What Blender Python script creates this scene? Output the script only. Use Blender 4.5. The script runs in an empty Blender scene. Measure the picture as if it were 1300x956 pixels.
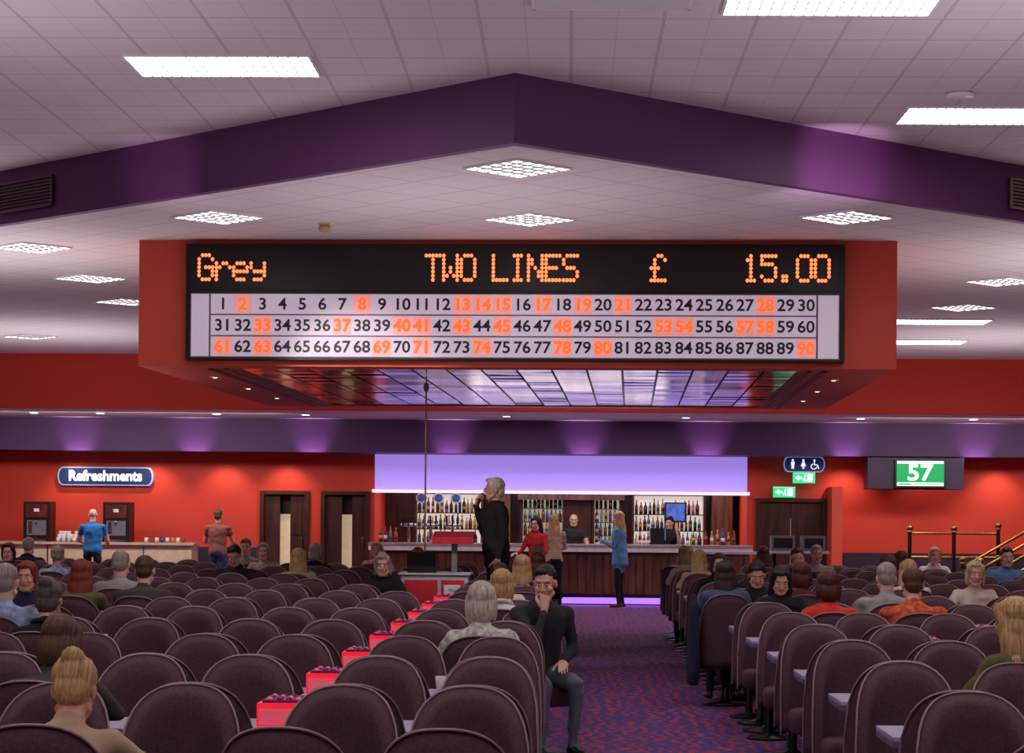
import bpy, bmesh, math, random
from mathutils import Vector, Matrix, Euler, noise
random.seed(7)
scene = bpy.context.scene
COL = scene.collection
pi = math.pi

def C(r, g, b):
    def f(c):
        c /= 255.0
        return c/12.92 if c <= 0.04045 else ((c+0.055)/1.055)**2.4
    return (f(r), f(g), f(b))

# ------------------------------------------------------------------ materials
MATS = {}
def mat(name, col, rough=0.6, metal=0.0, em=0.0, emcol=None, var=0.12, scale=8.0, bump=0.0, bscale=60.0):
    if name in MATS: return MATS[name]
    m = bpy.data.materials.new(name); m.use_nodes = True
    nt = m.node_tree; b = nt.nodes['Principled BSDF']
    tc = nt.nodes.new('ShaderNodeTexCoord')
    nz = nt.nodes.new('ShaderNodeTexNoise'); nz.inputs['Scale'].default_value = scale
    nt.links.new(tc.outputs['Object'], nz.inputs['Vector'])
    rp = nt.nodes.new('ShaderNodeValToRGB')
    rp.color_ramp.elements[0].position = 0.3; rp.color_ramp.elements[1].position = 0.7
    rp.color_ramp.elements[0].color = tuple(c*(1-var) for c in col)+(1,)
    rp.color_ramp.elements[1].color = tuple(min(1, c*(1+var)) for c in col)+(1,)
    nt.links.new(nz.outputs['Fac'], rp.inputs['Fac'])
    nt.links.new(rp.outputs['Color'], b.inputs['Base Color'])
    b.inputs['Roughness'].default_value = rough
    b.inputs['Metallic'].default_value = metal
    if em > 0:
        b.inputs['Emission Color'].default_value = tuple(emcol or col)+(1,)
        b.inputs['Emission Strength'].default_value = em
    if bump > 0:
        n2 = nt.nodes.new('ShaderNodeTexNoise'); n2.inputs['Scale'].default_value = bscale
        nt.links.new(tc.outputs['Object'], n2.inputs['Vector'])
        bp = nt.nodes.new('ShaderNodeBump'); bp.inputs['Strength'].default_value = bump
        bp.inputs['Distance'].default_value = 0.01
        nt.links.new(n2.outputs['Fac'], bp.inputs['Height'])
        nt.links.new(bp.outputs['Normal'], b.inputs['Normal'])
    MATS[name] = m
    return m

def tile_mat(name, col, rot):
    m = bpy.data.materials.new(name); m.use_nodes = True
    nt = m.node_tree; b = nt.nodes['Principled BSDF']
    tc = nt.nodes.new('ShaderNodeTexCoord')
    mp = nt.nodes.new('ShaderNodeMapping'); mp.inputs['Rotation'].default_value = (0, 0, rot)
    nt.links.new(tc.outputs['Object'], mp.inputs['Vector'])
    def brick(w, h, mort):
        br = nt.nodes.new('ShaderNodeTexBrick')
        br.offset = 0.0; br.squash = 1.0
        br.inputs['Scale'].default_value = 1.0
        br.inputs['Brick Width'].default_value = w
        br.inputs['Row Height'].default_value = h
        br.inputs['Mortar Size'].default_value = mort
        br.inputs['Mortar Smooth'].default_value = 0.3
        nt.links.new(mp.outputs['Vector'], br.inputs['Vector'])
        return br
    b1 = brick(0.6, 0.6, 0.012); b2 = brick(0.3, 0.2, 0.005)
    nz = nt.nodes.new('ShaderNodeTexNoise'); nz.inputs['Scale'].default_value = 1.3
    nt.links.new(tc.outputs['Object'], nz.inputs['Vector'])
    cr = nt.nodes.new('ShaderNodeValToRGB')
    cr.color_ramp.elements[0].color = tuple(c*0.92 for c in col)+(1,)
    cr.color_ramp.elements[1].color = tuple(c for c in col)+(1,)
    nt.links.new(nz.outputs['Fac'], cr.inputs['Fac'])
    mx = nt.nodes.new('ShaderNodeMixRGB'); mx.blend_type = 'MIX'
    mx.inputs['Color2'].default_value = tuple(c*0.60 for c in col)+(1,)
    nt.links.new(b1.outputs['Fac'], mx.inputs['Fac'])
    nt.links.new(cr.outputs['Color'], mx.inputs['Color1'])
    mx2 = nt.nodes.new('ShaderNodeMixRGB'); mx2.inputs['Color2'].default_value = tuple(c*0.80 for c in col)+(1,)
    nt.links.new(b2.outputs['Fac'], mx2.inputs['Fac'])
    nt.links.new(mx.outputs['Color'], mx2.inputs['Color1'])
    nt.links.new(mx2.outputs['Color'], b.inputs['Base Color'])
    b.inputs['Roughness'].default_value = 0.85
    return m

def carpet_mat():
    if 'carpet' in MATS: return MATS['carpet']
    m = bpy.data.materials.new('carpet'); m.use_nodes = True
    nt = m.node_tree; b = nt.nodes['Principled BSDF']
    tc = nt.nodes.new('ShaderNodeTexCoord')
    v = nt.nodes.new('ShaderNodeTexVoronoi'); v.inputs['Scale'].default_value = 3.6; v.feature = 'DISTANCE_TO_EDGE'
    w = nt.nodes.new('ShaderNodeTexWave'); w.inputs['Scale'].default_value = 3.0; w.inputs['Distortion'].default_value = 12.0
    w.inputs['Detail'].default_value = 3.0
    for n in (v, w): nt.links.new(tc.outputs['Object'], n.inputs['Vector'])
    r1 = nt.nodes.new('ShaderNodeValToRGB'); r1.color_ramp.elements[0].position = 0.55; r1.color_ramp.elements[1].position = 0.75
    r1.color_ramp.elements[0].color = C(84, 54, 108)+(1,); r1.color_ramp.elements[1].color = C(170, 54, 78)+(1,)
    nt.links.new(w.outputs['Fac'], r1.inputs['Fac'])
    r2 = nt.nodes.new('ShaderNodeValToRGB'); r2.color_ramp.elements[0].position = 0.03; r2.color_ramp.elements[1].position = 0.09
    r2.color_ramp.elements[0].color = (1, 1, 1, 1); r2.color_ramp.elements[1].color = (0, 0, 0, 1)
    nt.links.new(v.outputs['Distance'], r2.inputs['Fac'])
    mx = nt.nodes.new('ShaderNodeMixRGB'); mx.inputs['Color2'].default_value = C(66, 60, 134)+(1,)
    nt.links.new(r2.outputs['Color'], mx.inputs['Fac']); nt.links.new(r1.outputs['Color'], mx.inputs['Color1'])
    nt.links.new(mx.outputs['Color'], b.inputs['Base Color'])
    b.inputs['Roughness'].default_value = 0.95
    MATS['carpet'] = m
    return m

def wood_mat(name, c1, c2, rough=0.35, scale=6.0):
    m = bpy.data.materials.new(name); m.use_nodes = True
    nt = m.node_tree; b = nt.nodes['Principled BSDF']
    tc = nt.nodes.new('ShaderNodeTexCoord')
    mp = nt.nodes.new('ShaderNodeMapping'); mp.inputs['Scale'].default_value = (scale, scale, scale*0.15)
    nt.links.new(tc.outputs['Object'], mp.inputs['Vector'])
    nz = nt.nodes.new('ShaderNodeTexNoise'); nz.inputs['Scale'].default_value = 2.0; nz.inputs['Detail'].default_value = 6
    nt.links.new(mp.outputs['Vector'], nz.inputs['Vector'])
    r = nt.nodes.new('ShaderNodeValToRGB'); r.color_ramp.elements[0].position = 0.35; r.color_ramp.elements[1].position = 0.65
    r.color_ramp.elements[0].color = c1+(1,); r.color_ramp.elements[1].color = c2+(1,)
    nt.links.new(nz.outputs['Fac'], r.inputs['Fac']); nt.links.new(r.outputs['Color'], b.inputs['Base Color'])
    b.inputs['Roughness'].default_value = rough
    return m

# ------------------------------------------------------------------ mesh builder
class MB:
    def __init__(s): s.bm = bmesh.new(); s.mi = {}; s.mats = []
    def m(s, mt):
        if mt.name not in s.mi:
            s.mi[mt.name] = len(s.mats); s.mats.append(mt)
        return s.mi[mt.name]
    def _add(s, verts, faces, mt, smooth=False):
        i = s.m(mt); vs = [s.bm.verts.new(v) for v in verts]
        for f in faces:
            try:
                fc = s.bm.faces.new([vs[k] for k in f]); fc.material_index = i; fc.smooth = smooth
            except ValueError: pass
    def box(s, x0, x1, y0, y1, z0, z1, mt, M=None):
        v = [(x0,y0,z0),(x1,y0,z0),(x1,y1,z0),(x0,y1,z0),(x0,y0,z1),(x1,y0,z1),(x1,y1,z1),(x0,y1,z1)]
        if M is not None: v = [M @ Vector(p) for p in v]
        s._add(v, [(0,3,2,1),(4,5,6,7),(0,1,5,4),(1,2,6,5),(2,3,7,6),(3,0,4,7)], mt)
    def lathe(s, c, prof, mt, seg=14, axis='Z', smooth=True):
        vs = []; fs = []
        for r, h in prof:
            for k in range(seg):
                a = 2*pi*k/seg
                if axis == 'Z': p = (c[0]+r*math.cos(a), c[1]+r*math.sin(a), c[2]+h)
                elif axis == 'Y': p = (c[0]+r*math.cos(a), c[1]+h, c[2]+r*math.sin(a))
                else: p = (c[0]+h, c[1]+r*math.cos(a), c[2]+r*math.sin(a))
                vs.append(p)
        n = len(prof)
        for i in range(n-1):
            for k in range(seg):
                k2 = (k+1) % seg
                fs.append((i*seg+k, i*seg+k2, (i+1)*seg+k2, (i+1)*seg+k))
        fs.append(tuple(range(seg))[::-1]); fs.append(tuple((n-1)*seg+k for k in range(seg)))
        s._add(vs, fs, mt, smooth)
    def rcone(s, p0, p1, r0, r1, mt, seg=12, cap=3, flat=None, side=None):
        p0 = Vector(p0); p1 = Vector(p1); d = (p1-p0)
        L = d.length
        if L < 1e-6: d = Vector((0,0,1))
        d = d.normalized()
        sx = Vector(side) if side else (Vector((1,0,0)) if abs(d.x) < 0.9 else Vector((0,1,0)))
        sx = (sx - d*sx.dot(d)).normalized(); sy = d.cross(sx)
        rings = []
        for i in range(cap):
            a = -pi/2 + (i+0.35)*(pi/2)/cap
            rings.append((p0+d*r0*math.sin(a), r0*math.cos(a)))
        rings.append((p0, r0)); rings.append((p1, r1))
        for i in range(cap):
            a = (i+0.65)*(pi/2)/cap
            rings.append((p1+d*r1*math.sin(a), r1*math.cos(a)))
        fl = flat or 1.0
        vs = []; fs = []
        for c, r in rings:
            for k in range(seg):
                a = 2*pi*k/seg
                vs.append(c+sx*r*math.cos(a)+sy*r*fl*math.sin(a))
        n = len(rings)
        for i in range(n-1):
            for k in range(seg):
                k2 = (k+1) % seg
                fs.append((i*seg+k, i*seg+k2, (i+1)*seg+k2, (i+1)*seg+k))
        fs.append(tuple(range(seg))[::-1]); fs.append(tuple((n-1)*seg+k for k in range(seg)))
        s._add(vs, fs, mt, True)
    def tube(s, pts, r, mt, seg=8):
        for a, b in zip(pts[:-1], pts[1:]): s.rcone(a, b, r, r, mt, seg=seg, cap=2)
    def ell(s, c, r, mt, seg=14, rg=9, M=None):
        vs = []; fs = []
        for i in range(rg):
            t = pi*(i+0.3)/(rg-0.4)
            for k in range(seg):
                a = 2*pi*k/seg
                p = Vector((c[0]+r[0]*math.sin(t)*math.cos(a), c[1]+r[1]*math.sin(t)*math.sin(a), c[2]-r[2]*math.cos(t)))
                vs.append(M @ p if M is not None else p)
        for i in range(rg-1):
            for k in range(seg):
                k2 = (k+1) % seg
                fs.append((i*seg+k, i*seg+k2, (i+1)*seg+k2, (i+1)*seg+k))
        fs.append(tuple(range(seg))[::-1]); fs.append(tuple((rg-1)*seg+k for k in range(seg)))
        s._add(vs, fs, mt, True)
    def loft(s, rings, mt, seg=20):
        vs = []; fs = []
        for c, ax, ay in rings:
            for k in range(seg):
                a = 2*pi*k/seg
                vs.append(Vector(c)+Vector(ax)*math.cos(a)+Vector(ay)*math.sin(a))
        n = len(rings)
        for i in range(n-1):
            for k in range(seg):
                k2 = (k+1) % seg
                fs.append((i*seg+k, i*seg+k2, (i+1)*seg+k2, (i+1)*seg+k))
        fs.append(tuple(range(seg))[::-1]); fs.append(tuple((n-1)*seg+k for k in range(seg)))
        s._add(vs, fs, mt, True)
    def poly(s, pts, mt): s._add(pts, [tuple(range(len(pts)))], mt)
    def prism(s, pts2, z0, z1, mt, plane='XZ'):
        n = len(pts2)
        if plane == 'XZ': v = [(p[0], z0, p[1]) for p in pts2]+[(p[0], z1, p[1]) for p in pts2]
        elif plane == 'YZ': v = [(z0, p[0], p[1]) for p in pts2]+[(z1, p[0], p[1]) for p in pts2]
        else: v = [(p[0], p[1], z0) for p in pts2]+[(p[0], p[1], z1) for p in pts2]
        f = [tuple(range(n))[::-1], tuple(range(n, 2*n))]+[(i, (i+1) % n, n+(i+1) % n, n+i) for i in range(n)]
        s._add(v, f, mt)
    def mesh(s, name, recalc=True):
        if recalc: bmesh.ops.recalc_face_normals(s.bm, faces=s.bm.faces[:])
        me = bpy.data.meshes.new(name); s.bm.to_mesh(me); s.bm.free()
        for m_ in s.mats: me.materials.append(m_)
        return me
    def obj(s, name, parent=None, bevel=0.0, loc=(0,0,0), rz=0.0):
        o = bpy.data.objects.new(name, s.mesh(name)); COL.objects.link(o)
        o.location = loc; o.rotation_euler = (0, 0, rz)
        if parent: o.parent = parent
        if bevel > 0:
            b = o.modifiers.new('b', 'BEVEL'); b.width = bevel; b.segments = 2; b.limit_method = 'ANGLE'
        return o

def inst(name, me, loc, rz=0.0, parent=None, scale=1.0):
    o = bpy.data.objects.new(name, me); COL.objects.link(o)
    o.location = loc; o.rotation_euler = (0, 0, rz); o.scale = (scale,)*3
    if parent: o.parent = parent
    return o
def empty(name, loc=(0,0,0), rz=0.0):
    e = bpy.data.objects.new(name, None); COL.objects.link(e)
    e.location = loc; e.rotation_euler = (0, 0, rz); e.empty_display_size = 0.1
    return e
def text(name, body, size, loc, mt, parent=None, rz=0.0, extrude=0.002, offset=0.0, align='CENTER', sx=1.0):
    cu = bpy.data.curves.new(name, 'FONT'); cu.body = body; cu.size = size
    cu.align_x = align; cu.align_y = 'CENTER'; cu.extrude = extrude; cu.offset = offset
    cu.resolution_u = 3
    cu.materials.append(mt)
    o = bpy.data.objects.new(name, cu); COL.objects.link(o)
    o.location = loc; o.rotation_euler = (pi/2, 0, rz); o.scale = (sx, 1, 1)
    if parent: o.parent = parent
    return o
def vox(mb, size, smooth=3, name='v'):
    me = mb.mesh(name, recalc=True)
    o = bpy.data.objects.new(name, me); COL.objects.link(o)
    r = o.modifiers.new('r', 'REMESH'); r.mode = 'VOXEL'; r.voxel_size = size; r.use_smooth_shade = True
    if smooth:
        sm = o.modifiers.new('s', 'SMOOTH'); sm.factor = 0.5; sm.iterations = smooth
    dg = bpy.context.evaluated_depsgraph_get(); dg.update()
    out = bpy.data.meshes.new_from_object(o.evaluated_get(dg))
    bpy.data.objects.remove(o); bpy.data.meshes.remove(me)
    out.materials.clear()
    for p in out.polygons: p.use_smooth = True
    out.name = name
    return out

# ------------------------------------------------------------------ palette
red_wall = mat('red_paint', C(212, 62, 42), 0.65, var=0.04, scale=0.7)
red_bulk = mat('bulkhead_red_paint', C(222, 84, 60), 0.6, var=0.03, scale=0.7)
plum = mat('plum_paint', C(104, 54, 108), 0.6, var=0.05, scale=0.6)
plum_dk = mat('plum_dark_paint', C(72, 36, 90), 0.6, var=0.05, scale=0.6)
dado = mat('dado_dark', C(44, 26, 50), 0.6)
white_p = mat('white_paint', C(225, 222, 225), 0.6, var=0.03)
white_sh = mat('soffit_white', C(225, 220, 222), 0.7, var=0.03)
ceil_a = tile_mat('ceiling_tile_upper', C(226, 212, 218), 0.0)
ceil_b = tile_mat('ceiling_tile_lower', C(228, 218, 222), pi/4)
black = mat('black_plastic', C(18, 16, 18), 0.4)
blackm = mat('black_metal', C(25, 24, 26), 0.35, 0.5)
chrome = mat('chrome', C(200, 200, 205), 0.2, 1.0, var=0.02)
brass = mat('brass', C(205, 160, 80), 0.25, 1.0, var=0.05)
greym = mat('grey_metal', C(120, 120, 128), 0.45, 0.3)
tube_em = mat('lamp_tube_light', (1, 1, 1), 0.5, em=10.0, emcol=(1.0, 0.96, 0.95), var=0)
louvre = mat('louvre_white', C(235, 235, 235), 0.3, var=0.02)
blade = mat('louvre_blade', C(84, 82, 86), 0.5, var=0.02)
blade2 = mat('louvre_blade_bright', C(190, 188, 190), 0.4, em=.25, emcol=(1, 1, 1), var=0.02)
fabric = mat('chair_fabric', C(88, 58, 68), 0.85, var=0.25, scale=90, bump=0.3, bscale=300)
piping = mat('chair_piping', C(165, 138, 146), 0.6)
lilac_top = mat('table_laminate', C(186, 178, 208), 0.35, var=0.04)
table_edge = mat('table_edge', C(120, 112, 140), 0.5)
wood_dk = wood_mat('dark_walnut', C(46, 22, 18), C(80, 38, 28))
wood_md = wood_mat('bar_wood', C(84, 50, 38), C(124, 80, 60))
pine = wood_mat('pine_wood', C(170, 130, 90), C(200, 160, 120))

# ------------------------------------------------------------------ room shell
XL, XR, YB, YF = -13.0, 11.0, -6.0, 43.6
H1, H2, H3, H4 = 4.83, 4.33, 3.39, 2.77
fl = MB(); fl.box(XL, XR, YB, YF+0.1, -0.1, 0, carpet_mat()); fl.obj('floor')
AP = (-0.41, 15.5); CLY = 15.5+12.59*0.91; CRY = 15.5+11.41*0.88
cu = MB(); cu.prism([(XL, YB), (XR, YB), (XR, CRY+0.05), (AP[0], AP[1]+0.05), (XL, CLY+0.05)], H1, H1+0.1, ceil_a, plane='XY'); cu.obj('ceiling_upper')
cl = MB(); cl.prism([(AP[0], AP[1]+0.06), (XR, CRY+0.06), (XR, 36.45), (XL, 36.45), (XL, CLY+0.06)], H2, H2+0.08, ceil_b, plane='XY'); cl.obj('ceiling_lower')
tb = MB()
tb.prism([(AP[0], AP[1]), (AP[0], AP[1]+0.12), (XL, CLY+0.12), (XL, CLY)], H2-0.01, H1, plum, plane='XY')
tb.obj('trim_bulkhead_left')
tb = MB()
tb.prism([(AP[0], AP[1]), (XR, CRY), (XR, CRY+0.12), (AP[0], AP[1]+0.12)], H2-0.01, H1, plum, plane='XY')
tb.obj('trim_bulkhead_right')
b = MB(); b.box(XL, XR, 36.4, 36.6, H3, H2+0.05, red_wall); b.obj('trim_bulkhead_red')
b = MB(); b.box(XL, XR, 36.6, 39.8, H3, H3+0.1, white_sh); b.obj('ceiling_back_strip')
b = MB(); b.box(XL, XR, 39.8, 39.95, H4, H3+0.1, plum_dk); b.obj('trim_bulkhead_purple')
b = MB(); b.box(XL, XR, 39.95, 41.2, H4, H4+0.1, plum_dk); b.obj('ceiling_soffit')
BX0, BX1 = -3.72, 3.45
b = MB(); b.box(XL, -5.93, 41.0, 41.2, 0, H4, red_wall); b.box(-5.0, -4.75, 41.0, 41.2, 0, H4, red_wall)
b.box(-3.82, BX0, 41.0, 41.2, 0, H4, red_wall); b.box(-5.93, -5.0, 41.0, 41.2, 2.05, H4, red_wall); b.box(-4.75, -3.82, 41.0, 41.2, 2.05, H4, red_wall)
b.box(XL, -5.99, 40.97, 41.0, 0, 0.95, dado)
b.obj('wall_back_left')
b = MB(); b.box(BX1, 3.63, 41.0, 41.2, 0, H4, red_wall); b.box(3.63, 4.96, 41.0, 41.2, 1.98, H4, red_wall); b.box(4.96, XR, 41.0, 41.2, 0, H4, red_wall)
b.box(5.02, XR, 40.97, 41.0, 0, 0.95, dado); b.obj('wall_back_right')
b = MB(); b.box(XL-0.15, XL, YB, YF, 0, H1+0.1, red_wall); b.obj('wall_left')
b = MB(); b.box(XR, XR+0.15, YB, YF, 0, H1+0.1, red_wall); b.obj('wall_right')
b = MB(); b.box(XL, XR, YB-0.15, YB, 0, H1+0.1, red_wall); b.obj('wall_front')
b = MB(); b.box(BX0-0.2, BX1+0.2, 43.4, 43.55, 0, 2.6, wood_dk); b.box(BX0-0.15, BX0, 41.2, 43.4, 0, 2.6, red_wall); b.box(BX1, BX1+0.15, 41.2, 43.4, 0, 2.6, red_wall)
b.box(BX0, BX1, 41.2, 43.4, 2.35, 2.45, white_sh); b.obj('wall_bar_recess')

# bar canopy (lilac fascia, its cove light put into the material as emission)
canopy_em = mat('canopy_cove_glow', C(170, 150, 225), 0.5, em=0.50, emcol=(0.46, 0.30, 1.0), var=0.02)
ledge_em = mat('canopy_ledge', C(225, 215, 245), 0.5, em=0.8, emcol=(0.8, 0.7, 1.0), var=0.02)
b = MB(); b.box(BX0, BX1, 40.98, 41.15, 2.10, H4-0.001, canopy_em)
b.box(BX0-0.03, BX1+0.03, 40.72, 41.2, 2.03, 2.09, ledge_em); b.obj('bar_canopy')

# doors
door_wood = wood_mat('door_wood', C(58, 26, 24), C(84, 40, 34))
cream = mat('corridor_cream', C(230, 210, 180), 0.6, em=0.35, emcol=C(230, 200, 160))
def doorway(i, x0, x1, zt, leafopen, double=False):
    e = empty('door_%d' % i, (0, 0, 0))
    m = MB(); t = 0.07
    m.box(x0-0.01, x0+t, 40.93, 41.25, 0, zt, wood_dk); m.box(x1-t, x1+0.01, 40.93, 41.25, 0, zt, wood_dk); m.box(x0+t, x1-t, 40.93, 41.25, zt-t, zt, wood_dk)
    m.obj('frame', e)
    m = MB()
    if double:
        xm = (x0+x1)/2
        for a, c in ((x0+t, xm-0.006), (xm+0.006, x1-t)):
            m.box(a, c, 41.02, 41.07, 0.02, zt-t, door_wood)
            m.box(a+0.12, c-0.12, 41.0, 41.02, 1.1, 1.7, wood_dk)
            m.box(a+0.05, c-0.05, 41.0, 41.02, 0.05, 0.3, greym)
        m.rcone((xm-0.06, 40.97, 0.95), (xm-0.06, 40.97, 1.2), 0.012, 0.012, chrome); m.rcone((xm+0.06, 40.97, 0.95), (xm+0.06, 40.97, 1.2), 0.012, 0.012, chrome)
    else:
        m.box(x0+t, x0+t+leafopen, 41.05, 41.1, 0.02, zt-t, door_wood)
        m.box(x0+t+leafopen+0.2, x1-t, 41.05, 41.1, 0.02, zt-t, door_wood)
        m.box(x0+t+leafopen+0.24, x1-t-0.06, 41.03, 41.05, 1.2, 1.75, wood_dk)
        m.rcone((x1-t-0.06, 41.0, 0.95), (x1-t-0.06, 41.0, 1.15), 0.012, 0.012, chrome)
    m.obj('leaf', e)
    m = MB(); m.box(x0+t, x1-t, 41.3, 41.33, 0.02, 1.6, cream); m.box(x0+t, x1-t, 41.3, 41.33, 1.6, zt, wood_dk); m.obj('corridor_panel', e)
doorway(1, -5.93, -5.0, 2.05, 0.30)
doorway(2, -4.75, -3.82, 2.05, 0.32)
doorway(3, 3.63, 4.96, 1.98, 0, True)

# ------------------------------------------------------------------ ceiling luminaires
def luminaire_mesh(w, d, nx, ny, name, bl, bw):
    m = MB()
    m.box(-w/2, w/2, -d/2, d/2, -0.008, 0.0, tube_em)
    t = 0.02
    m.box(-w/2-t, w/2+t, -d/2-t, -d/2, -0.018, 0, louvre); m.box(-w/2-t, w/2+t, d/2, d/2+t, -0.018, 0, louvre)
    m.box(-w/2-t, -w/2, -d/2, d/2, -0.018, 0, louvre); m.box(w/2, w/2+t, -d/2, d/2, -0.018, 0, louvre)
    for i in range(1, nx):
        x = -w/2+w*i/nx; m.box(x-bw, x+bw, -d/2, d/2, -0.017, -0.008, bl)
    for i in range(1, ny):
        y = -d/2+d*i/ny; m.box(-w/2, w/2, y-bw*1.8, y+bw*1.8, -0.017, -0.008, bl)
    return m.mesh(name)
LR = luminaire_mesh(1.3, 0.66, 18, 4, 'louvre_light_long', blade2, .005)
LS = luminaire_mesh(0.57, 0.57, 5, 5, 'louvre_light_square', blade, .009)
for x, y in [(-2.5, 15.25), (1.62, 13.3), (3.3, 17.04), (-6.5, 15.2), (-2.5, 9), (1.62, 9), (-2.5, 4), (1.6, 4), (5.5, 13), (5.5, 8), (-6.5, 9), (-2.5, -1), (1.6, -1), (-6.5, 3), (5.5, 3)]:
    inst('ceiling_light', LR, (x, y, H1))
for x, y in [(-.41, 16.64), (-.37, 19.5), (-3.23, 19.46), (2.50, 19.27), (-5.54, 21.76), (-5.57, 24.6), (-5.7, 27.3), (4.94, 24.4), (5.05, 27.4), (-8.4, 24.5), (-8.4, 28.5), (8.0, 24.4), (8.0, 28.5), (-5.6, 31), (-8.36, 32.8)]:
    inst('ceiling_light', LS, (x, y, H2), pi/4)
for x, y in [(5.1, 29.4), (5.4, 32.8), (-2, 32.5), (1.5, 32.5), (8.3, 32.8), (-10.8, 30)]:
    inst('ceiling_light', LR, (x, y, H2))
DL = MB(); DL.lathe((0, 0, 0), [(0.075, 0), (0.09, -0.006), (0.09, -0.015), (0.07, -0.015)], louvre); DL.lathe((0, 0, 0), [(0.065, -0.001), (0.065, -0.017)], mat('downlight_em', (1, 1, 1), em=6, emcol=(1, .93, .85), var=0)); DLm = DL.mesh('downlight')
for x in (-9.6, -8.4, -6.3, -4.7, -1.1, 2.1, 5.2, 7.2, 9): inst('downlight', DLm, (x, 38.0, H3))
SP = MB(); SP.lathe((0, 0, 0), [(0.10, 0), (0.115, -0.01), (0.10, -0.03), (0.02, -0.035)], louvre, seg=24); inst('ceiling_speaker', SP.mesh('speaker'), (2.95, 16.2, H1))
SD = MB(); SD.box(-.05, .05, -.05, .05, -0.02, 0, mat('beige', C(190, 160, 120))); SD.lathe((0, 0, 0), [(0.045, -0.02), (0.06, -0.045), (0.05, -0.08), (0.02, -0.09)], mat('beige', C(190, 160, 120))); inst('smoke_detector', SD.mesh('smoke_detector'), (-2.3, 19.9, H2))
grl = mat('grille_plum', C(92, 70, 88), 0.5); grl2 = mat('grille_beige', C(150, 138, 112), 0.5)
def grille(mtl, dk, w, h, n):
    m = MB(); m.box(-w/2, w/2, 0, 0.01, -h/2, h/2, dk)
    t = 0.02
    m.box(-w/2, w/2, -0.02, 0, h/2-t, h/2, mtl); m.box(-w/2, w/2, -0.02, 0, -h/2, -h/2+t, mtl); m.box(-w/2, -w/2+t, -0.02, 0, -h/2, h/2, mtl); m.box(w/2-t, w/2, -0.02, 0, -h/2, h/2, mtl)
    for i in range(n):
        z = -h/2+h*(i+0.5)/n; m.box(-w/2+t, w/2-t, -0.018, 0, z-0.006, z+0.006, mtl)
    return m
grille(grl, black, 0.9, 0.28, 9).obj('air_vent', loc=(-5.08, 15.5+4.67*0.91-0.03, 4.56), rz=-math.atan(0.91))
grille(grl2, black, 0.9, 0.28, 9).obj('air_vent', loc=(4.31, 15.5+4.72*0.88-0.03, 4.56), rz=math.atan(0.88))
g = grille(louvre, greym, 1.0, 0.3, 16).obj('air_vent', loc=(0.25, 13.3, H1-0.01)); g.rotation_euler = (pi/2, 0, 0)

# ------------------------------------------------------------------ display bulkhead
RZ = -0.03
E = empty('ceiling_display_bulkhead', (-0.545, 21.06, H2), RZ)
W2 = 3.76; DP = 7.8; ZB = -1.26
m = MB()
m.box(-W2, W2, 0, 0.1, ZB, 0, red_bulk)
m.box(-W2, -W2+0.1, 0.1, DP, ZB, 0, red_bulk); m.box(W2-0.1, W2, 0.1, DP, ZB, 0, red_bulk); m.box(-W2+0.1, W2-0.1, DP-0.1, DP, ZB, 0, red_bulk)
r = 0.9; rf = 0.35
m.box(-W2+0.1, -W2+r, 0.1, DP-0.1, ZB, ZB+0.04, red_bulk); m.box(W2-r, W2-0.1, 0.1, DP-0.1, ZB, ZB+0.04, red_bulk)
m.box(-W2+r, W2-r, 0.1, rf, ZB, ZB+0.04, red_bulk); m.box(-W2+r, W2-r, DP-rf, DP-0.1, ZB, ZB+0.04, red_bulk)
dkred = mat('recess_dark_red', C(110, 26, 24), 0.5)
for k_, (d_, w_) in enumerate(((0.0, .05), (.16, .05))):
    a, c, p, q = -W2+r-.1-d_, W2-r+.1+d_, rf-.05, DP-rf+.05
    z0, z1 = ZB-.015, ZB
    m.box(a, a+w_, p, q, z0, z1, dkred); m.box(c-w_, c, p, q, z0, z1, dkred)
m.obj('bulkhead_box', E)
mirror = mat('mirror_tile', C(150, 120, 135), 0.13, 1.0, var=0.3, scale=1.5)
mm = MB()
nx, ny = 16, 13
x0, x1, y0, y1 = -W2+r, W2-r, rf, DP-rf
mm.box(x0, x1, y0, y1, ZB+0.03, ZB+0.05, black)
rr = random.Random(3)
for i in range(nx):
    for j in range(ny):
        a = x0+(x1-x0)*i/nx; c = y0+(y1-y0)*j/ny; w = (x1-x0)/nx; d = (y1-y0)/ny
        t1, t2 = rr.uniform(-.0015, .0015), rr.uniform(-.0045, .0045)
        v = [(a+.012, c+.012, ZB+.013-t1-t2), (a+w-.012, c+.012, ZB+.013+t1-t2), (a+w-.012, c+d-.012, ZB+.013+t1+t2), (a+.012, c+d-.012, ZB+.013-t1+t2)]
        mm.poly([v[3], v[2], v[1], v[0]], mirror)
mm.obj('mirror_tiles', E)
dlm = MB()
dem = mat('small_spot_em', (1, 1, 1), em=4, emcol=(1, .6, .4), var=0)
for x in (-3.3, 3.3):
    for y in (1.6, 3.6, 5.6):
        dlm.lathe((x, y, ZB), [(0.05, 0), (0.06, -0.008), (0.035, -0.012)], louvre, seg=12); dlm.lathe((x, y, ZB-0.008), [(0.022, 0), (0.022, -0.007)], dem, seg=12)
dlm.obj('spot_fittings', E)

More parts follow.
